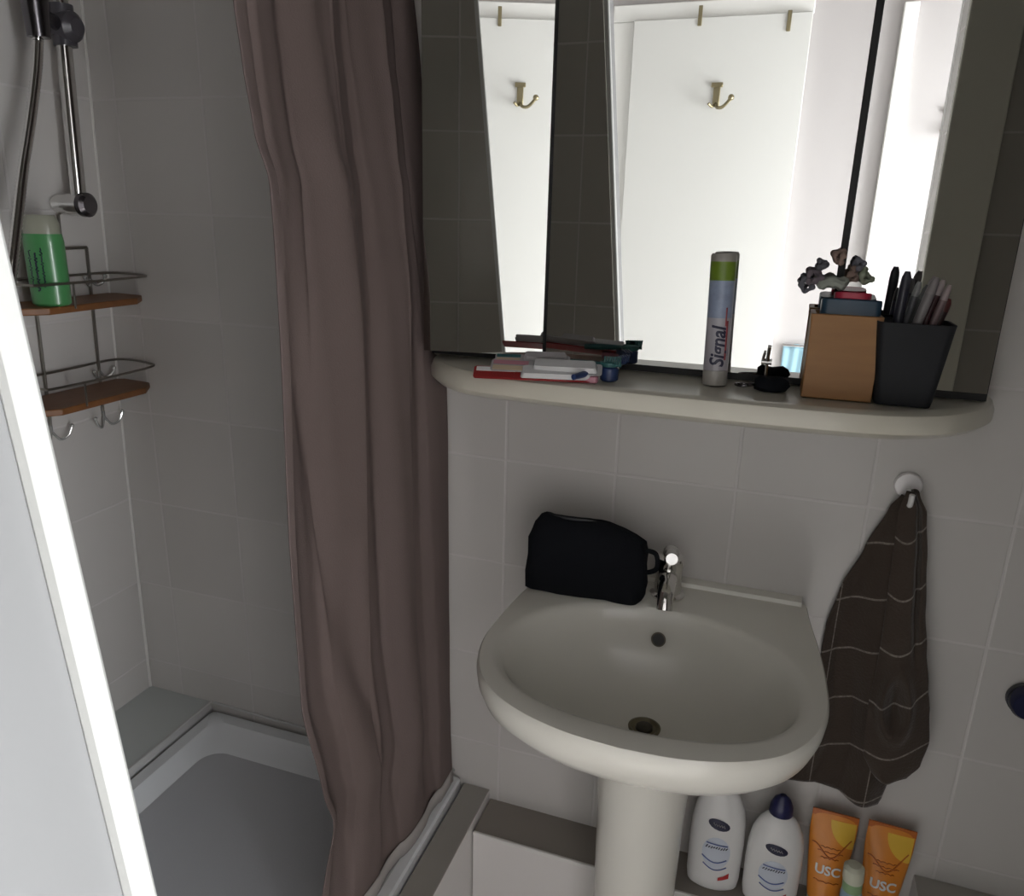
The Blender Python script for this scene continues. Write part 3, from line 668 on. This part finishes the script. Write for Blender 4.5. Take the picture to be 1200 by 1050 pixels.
# black wash bag on the deck of the basin
bg = thing('wash_bag', (-.245, -.08, ZR), 'black cloth wash bag standing on the left back deck of the basin', 'bag')
Mg = Matrix.Translation((-.246, -.104, ZR+.0015)) @ Matrix.Rotation(math.radians(4), 4, 'Z') @ Matrix.Diagonal((1.05, 1, 1.02, 1))
prof = [(-.086, .084, .025, 0), (-.091, .090, .030, .004), (-.093, .092, .036, .03), (-.094, .093, .034, .06), (-.090, .092, .030, .09), (-.080, .086, .022, .112), (-.072, .072, .012, .122), (-.066, .045, .006, .125)]
rings = []
for l, r, dpt, z in prof:
    ring = []
    for k in range(40):
        a = 2*PI*k/40; ca, sa = math.cos(a), math.sin(a)
        X = (l+r)/2 + (r-l)/2*math.copysign(abs(ca)**.45, ca); Y = dpt*math.copysign(abs(sa)**.55, sa)
        X += .003*math.sin(5*a+z*60); Y += .003*math.sin(3*a+z*90); ZZ = z - (.016*max(0, X)/.1 if z > .08 else 0) + .002*math.sin(X*70)
        ring.append(Mg @ Vector((X, Y, max(ZZ, -.001+z*.2))))
    rings.append(ring)
build(MB().loft(rings), 'bag_body', m_cloth, bg)
zp = MB(); zp.tube([Mg @ Vector((x, -.004+.003*math.sin(x*60), .124-.02*max(0, x)/.1)) for x in [-.065+.010*i for i in range(12)]], .0022, 8); build(zp, 'zip', m_blackpl, bg)
st = MB(); st.tube([Mg @ p for p in catmull([(.088, 0, .085), (.104, -.004, .082), (.106, -.004, .058), (.090, -.002, .048)], 6)], .004, 8); build(st, 'side_loop', m_cloth, bg)

# ================================================================ BOTTLES AND TUBES UNDER THE BASIN
ZB = .3075
def lotion(x, y, lb, capc, rz, h, tall=1):
    t = thing('lotion_bottle', (x, y, ZB), lb, 'bottle', 'white lotion bottles on the boxing')
    M = Matrix.Translation((x, y, ZB)) @ Matrix.Rotation(rz, 4, 'Z') @ Matrix.Diagonal((1, 1, tall, 1))
    build(MB().lathe([(.036, 0), (.043, .004), (.0455, .02), (.0465, .08), (.0455, .12), (.041, .148), (.033, .168), (.024, .180), (.018, .184)], 40, M, sx=1, sy=.52), 'bottle_body', m_white, t)
    build(MB().lathe([(.0185, .1845), (.0195, .187), (.0185, .202), (.013, h-.007), (.005, h)], 28, M, sx=1, sy=.8), 'bottle_cap', capc, t)
    def onb(u, z, lift=.0005):
        # point on the front face of the flattened body
        prof = [(.043, .004), (.0455, .02), (.0465, .08), (.0455, .12), (.041, .148), (.033, .168)]
        r = prof[0][0]
        for (r0, z0), (r1, z1) in zip(prof, prof[1:]):
            if z0 <= z <= z1: r = r0+(r1-r0)*(z-z0)/(z1-z0)
        s = math.sqrt(max(0, 1-(u/r)**2)); return M @ Vector((u, -(r*.52*s+lift), z))
    def patch(fn, name, m, n=10, lift=.0006):
        g = MB(); rows = []
        for i in range(n+1):
            tt = i/n; row = []
            for j in range(n+1):
                u, z = fn(tt, j/n); row.append(onb(u, z, lift))
            rows.append(row)
        g.loft(rows, False, False, closed=False); return build(g, name, m, t)
    def ell(cx, cz, a, b, tilt=0):
        def fn(p, q):
            th = 2*PI*p; X, Z = a*q*math.cos(th), b*q*math.sin(th)
            return cx+X, cz+Z+tilt*X
        return fn
    patch(ell(.0, .128, .0185, .0095, -.15), 'oval_logo', m_ink, 16, .0010)
    patch(ell(.0, .128, .0150, .0075, -.15), 'oval_rim', mat('logo_blue', (.05, .06, .18), .4), 16, .0006)
    # small script strokes inside the oval
    g = MB()
    pts = [onb(-.010+.020*i/20, .128+.0022*math.sin(i*1.5)-.003*(i/20-.5), .0016) for i in range(21)]
    g.tube(pts, .0005, 5); build(g, 'logo_script', m_silver, t)
    patch(ell(.0, .075, .024, .030), 'pale_blue_swirl', mat('label_blue', (.58, .62, .70), .4), 20, .0005)
    for (cx, cz, a, b, k) in ((0, .092, .018, .0016, 0), (-.002, .066, .021, .0018, 1), (.0, .052, .020, .0016, 2)):
        g = MB(); pts = [onb(cx-a+2*a*i/20, cz-.05*(2*a*i/20-a)-(.008*math.sin(PI*i/20) if k else 0), .0013) for i in range(21)]
        g.tube(pts, b*.6, 5); build(g, 'label_stroke', mat('label_dark_blue', (.08, .12, .35), .4), t)
    g = MB()
    for i in range(9):
        g.tube([onb(-.018+.0042*i, .0845+random.uniform(-.001, .001), .0013), onb(-.018+.0042*i+.0025, .088+random.uniform(-.001, .001), .0013)], .0008, 5)
    build(g, 'label_lettering', m_ink, t)
    g = MB(); g.loft([[onb(.008, .024, .0009), onb(.008, .030, .0009)], [onb(.016, .026, .0009), onb(.016, .033, .0009)], [onb(.026, .029, .0009), onb(.026, .040, .0009)]], False, False, closed=False)
    build(g, 'red_mark', m_red, t)
lotion(.006, -.052, 'white lotion bottle with oval logo right beside the pedestal, cap hidden by the basin', m_white, math.radians(4), .222, 1.13)
lotion(.103, -.056, 'white lotion bottle with navy cap and oval logo beside the orange tube', m_navy, math.radians(2), .222)
m_shine = mat('sun_print', (.85, .42, .04), .35)
def cream_tube(x, y, lb, tilt, lean, h=.205, txt='USC'):
    t = thing('sun_cream_tube', (x, y, ZB), lb, 'tube', 'orange sun cream tubes')
    M = Matrix.Translation((x, y, ZB+.001)) @ Matrix.Rotation(tilt, 4, 'Y') @ Matrix.Rotation(-lean, 4, 'X')
    rings = []; N = 40; hw = .0365
    for i in range(15):
        q = i/14; z = .03 + (h-.03)*q; a = .024+(hw-.024)*min(1, q*1.3)**.8; b = .021*(1-q)**.85+.0012
        rings.append([M @ Vector((a*math.cos(2*PI*k/N), b*math.sin(2*PI*k/N), z)) for k in range(N)])
    build(MB().loft(rings), 'tube_body', m_orange, t)
    build(MB().lathe([(.022, 0), (.0235, .003), (.0235, .029)], 28, M), 'tube_cap', m_white, t)
    build(MB().box((-hw, -.0014, h-.008), (hw, .0014, h+.003), M=M), 'tube_crimp', m_dorange, t, smooth=False)
    def pt(u, z, lift=.0006):
        q = (z-.03)/(h-.03); a = .024+(hw-.024)*min(1, q*1.3)**.8; b = .021*(1-q)**.85+.0012
        return M @ Vector((u, -(b*math.sqrt(max(0, 1-(u/a)**2))+lift), z))
    # yellow sun disc in the upper right corner with an arc beneath
    g = MB(); rows = []
    for i in range(13):
        th = PI+ (PI/2)*i/12; rows.append([pt(.034+.040*r*math.cos(th), h-.009+.045*r*math.sin(th), .0006) for r in (.0, .5, 1)])
    g.loft(rows, False, False, closed=False); build(g, 'sun_print', m_yellow, t)
    g = MB(); g.tube([pt(-.030+.060*i/16, h-.055-.03*math.sin(PI*i/16*.9)**2+.02*i/16, .0007) for i in range(17)], .0012, 5); build(g, 'arc_print', m_dorange, t)
    zt_ = .090
    o = text_mesh(txt, .022, Matrix.Identity(4), m_white, 'tube_lettering', t, bold=.0006, ext=.0001)
    for vv in o.data.vertices: vv.co = pt(vv.co.x, zt_+vv.co.y, .0009+(.0004 if vv.co.z > 0 else 0))
    for k, (zz_, wd) in enumerate(((.130, .016), (.122, .020), (.112, .014), (.070, .02))):
        g = MB(); g.tube([pt(-wd+2*wd*i/10, zz_+.0012*math.sin(i*2.2), .0008) for i in range(11)], .0009, 5)
        build(g, 'small_print', m_dorange, t)
cream_tube(.188, -.052, 'orange sun cream tube with yellow sun, standing nearer the white bottles', math.radians(1), math.radians(7), .188)
cream_tube(.272, -.052, 'orange sun cream tube with yellow sun, rightmost under the towel', math.radians(2), math.radians(7), .190)
sx_, sy_, ZL = .226, -.112, .306
struct('trim_12', MB().box((.15, -.16, 0), (.30, -.097, ZL)), m_box, bevel=.002)
sb = thing('spray_bottle', (sx_, sy_-.0, .3), 'small pale blue bottle with white cap in front of the orange tubes', 'bottle')
sM = Matrix.Translation((.226, -.112, ZL+.002)) @ Matrix.Rotation(math.radians(-3), 4, 'Y')
build(MB().lathe([(.015, 0), (.0165, .003), (.0165, .112), (.0145, .122)], 28, sM), 'bottle_body', mat('pale_blue_bottle', (.30, .42, .55), .35, var=.2, bscale=60), sb)
build(MB().lathe([(.0150, .1225), (.0150, .140)], 28, sM), 'green_collar', mat('pale_green', (.28, .42, .22), .4), sb)
build(MB().lathe([(.0155, .1405), (.0160, .143), (.0155, .164), (.010, .169)], 28, sM), 'bottle_cap', mat('cap_white', (.62, .62, .50), .4), sb)

# ================================================================ TOWEL, HOOK, DISC
hk = thing('wall_hook', (.210, 0, 1.078), 'round white adhesive hook on the tiles above the towel', 'hook')
Mh = frame((.212, -.0005, 1.080), (1, 0, 0), (0, 0, 1))
build(MB().lathe([(.019, 0), (.020, .003), (.018, .007), (.006, .009)], 28, Mh), 'hook_disc', mat('hook_white', (.85, .82, .82), .3), hk)
g = MB(); g.tube(catmull([(.213, -.008, 1.075), (.213, -.028, 1.060), (.213, -.040, 1.062), (.213, -.043, 1.078)], 6), .004, 10); build(g, 'hook_peg', m_white, hk)

M = bpy.data.materials.new('towel_cloth'); M.use_nodes = True; nt = M.node_tree; b = nt.nodes['Principled BSDF']; b.inputs['Roughness'].default_value = .95; b.inputs['Sheen Weight'].default_value = .2; b.inputs['Specular IOR Level'].default_value = .1
uvn = nt.nodes.new('ShaderNodeUVMap'); uvn.uv_map = 'weave'; sp_ = nt.nodes.new('ShaderNodeSeparateXYZ'); nt.links.new(uvn.outputs[0], sp_.inputs[0])
def mth(op, a, bb=None):
    n = nt.nodes.new('ShaderNodeMath'); n.operation = op
    for i, vv in enumerate((a, bb)):
        if vv is None: continue
        if isinstance(vv, (int, float)): n.inputs[i].default_value = vv
        else: nt.links.new(vv, n.inputs[i])
    return n.outputs[0]
def line(ch, w_):
    f_ = mth('FRACT', ch); f_ = mth('MINIMUM', f_, mth('SUBTRACT', 1.0, f_)); return mth('LESS_THAN', f_, w_)
ln = mth('MAXIMUM', line(sp_.outputs[1], .018), line(sp_.outputs[0], .010))
nz_ = nt.nodes.new('ShaderNodeTexNoise'); nz_.inputs['Scale'].default_value = 260; tcx = nt.nodes.new('ShaderNodeTexCoord'); nt.links.new(tcx.outputs['Object'], nz_.inputs['Vector'])
ln = mth('MULTIPLY', ln, mth('MULTIPLY', nz_.outputs['Fac'], 1.5))
mx = nt.nodes.new('ShaderNodeMix'); mx.data_type = 'RGBA'; mx.inputs[6].default_value = (.062, .047, .038, 1); mx.inputs[7].default_value = (.27, .24, .21, 1); nt.links.new(ln, mx.inputs[0]); nt.links.new(mx.outputs[2], b.inputs['Base Color'])
bp = nt.nodes.new('ShaderNodeBump'); bp.inputs['Strength'].default_value = .6; bp.inputs['Distance'].default_value = .002; nt.links.new(nz_.outputs['Fac'], bp.inputs['Height']); nt.links.new(bp.outputs['Normal'], b.inputs['Normal'])
m_towel = M
tw = thing('hand_towel', (.2, -.04, .55), 'brown towel with pale window pane lines hanging from the white hook', 'towel')
def cloth_panel(rows, name, fy, uvf, n=44, depth=0):
    """rows: (z, xl, xr); fy(s, z) depth; uvf(s, z, x)"""
    v = []; f = []; uv = []; zz = []
    nz = 90; z0, z1 = rows[0][0], rows[-1][0]
    for j in range(nz+1):
        z = z0+(z1-z0)*j/nz; xl, xr = interp(rows, z)[:2]
        for i in range(n+1):
            s = i/n; x = xl+(xr-xl)*s; y = fy(s, z); dz = depth(s, z) if depth else 0
            v.append((x, y, z+dz)); uv.append(uvf(s, z, x))
    for j in range(nz):
        for i in range(n): a = j*(n+1)+i; f.append((a, a+1, a+n+2, a+n+1))
    me = bpy.data.meshes.new(name); me.from_pydata(v, [], f); me.materials.append(m_towel)
    ul = me.uv_layers.new(name='weave')
    for lp in me.loops: ul.data[lp.index].uv = uv[lp.vertex_index]
    me.polygons.foreach_set('use_smooth', [True]*len(me.polygons))
    o = bpy.data.objects.new(name, me); C.objects.link(o); o.parent = tw; o.matrix_parent_inverse = tw.matrix_basis.inverted()
    sm = o.modifiers.new('solid', 'SOLIDIFY'); sm.thickness = .004; sm.offset = 1
    return o
# left panel (rear): falls towards and behind the basin side
rl = [(1.068, .204, .216), (1.047, .191, .222), (.975, .168, .232), (.900, .143, .240), (.835, .131, .250), (.790, .130, .250), (.70, .135, .255), (.62, .130, .262), (.575, .112, .262), (.545, .104, .258), (.530, .106, .254)]
def yl(s, z):
    t = (1.07-z)/.5; return -.014 - .012*math.sin(2*PI*(s*1.1+.1)+z*3)*min(1, t*1.5) - .022*(1-t)*(s) - .006*math.sin(s*12+z*9)*t
cloth_panel(rl, 'towel_back_fold', lambda s, z: min(yl(s, z), -.007), lambda s, z, x: ((x*1.0)/.085+.3+(.0 if z > .62 else 0), (z-.30*(x-.14))/.092+.42), depth=lambda s, z: (.004*math.sin(s*5) - .006*s)*(1 if z < .6 else 0))
# right panel (front)
rf = [(1.080, .206, .222), (1.050, .200, .238), (.975, .203, .250), (.900, .206, .260), (.835, .208, .272), (.78, .208, .283), (.735, .206, .292), (.68, .206, .300), (.635, .212, .294), (.61, .225, .280), (.598, .235, .262)]
def yr(s, z):
    t = (1.08-z)/.48; base = -.034 - .014*t
    ridge = .012*math.sin(PI*s)*min(1, t*2+.2)
    groove = .014*math.exp(-((s-.74)/.07)**2)*(1 if z > .85 else max(0, 1-(.85-z)/.05))
    g2 = .016*math.exp(-((s-.42)/.10)**2-((z-.735)/.035)**2)
    loop = -.010*math.exp(-((math.hypot((s-.42)/.24, (z-.74)/.055)-1)/.3)**2)
    return base - ridge + groove + g2 + loop
cloth_panel(rf, 'towel_front_fold', yr, lambda s, z, x: ((x-.05)/.35, (z-.33*(x-.2)+.012*math.sin(s*4))/.092+.05))
# round navy knob on the wall at the right
dk = on(1197, 820, 'y', -.01)
dd = thing('wall_valve', (dk.x+.01, 0, dk.z), 'dark navy round stopcock knob on the tiles at the right', 'valve')
Mk = frame((dk.x+.006, -.0005, dk.z), (1, 0, 0), (0, 0, 1))
build(MB().lathe([(.024, 0), (.026, .003), (.026, .010)], 32, Mk), 'base_ring', m_blackpl, dd)
build(MB().lathe([(.0245, .0102), (.0245, .024), (.021, .029), (.008, .030)], 32, Mk), 'knob', mat('knob_navy', (.015, .018, .05), .25), dd)

# ================================================================ LIGHT
W = bpy.data.worlds.new('world'); bpy.context.scene.world = W; W.use_nodes = True
bgn = W.node_tree.nodes['Background']; bgn.inputs[0].default_value = (.80, .90, 1, 1); bgn.inputs[1].default_value = 1.0
def area(name, loc, tgt, sx, sy, e, col):
    l = bpy.data.lights.new(name, 'AREA'); l.shape = 'RECTANGLE'; l.size = sx; l.size_y = sy; l.energy = e; l.color = col
    o = bpy.data.objects.new(name, l); C.objects.link(o); o.location = loc
    o.rotation_euler = (Vector(tgt)-Vector(loc)).to_track_quat('-Z', 'Y').to_euler(); return o
area('daylight_window', (1.60, -1.52, 1.0), (-.3, -2.0, .65), 1.0, 1.6, 75, (.96, .98, 1))
sc_ = bpy.context.scene
sc_.view_settings.view_transform = 'Standard'; sc_.view_settings.look = 'None'; sc_.view_settings.gamma = 1; sc_.view_settings.use_curve_mapping = False
sc_.view_settings.exposure = 0.88
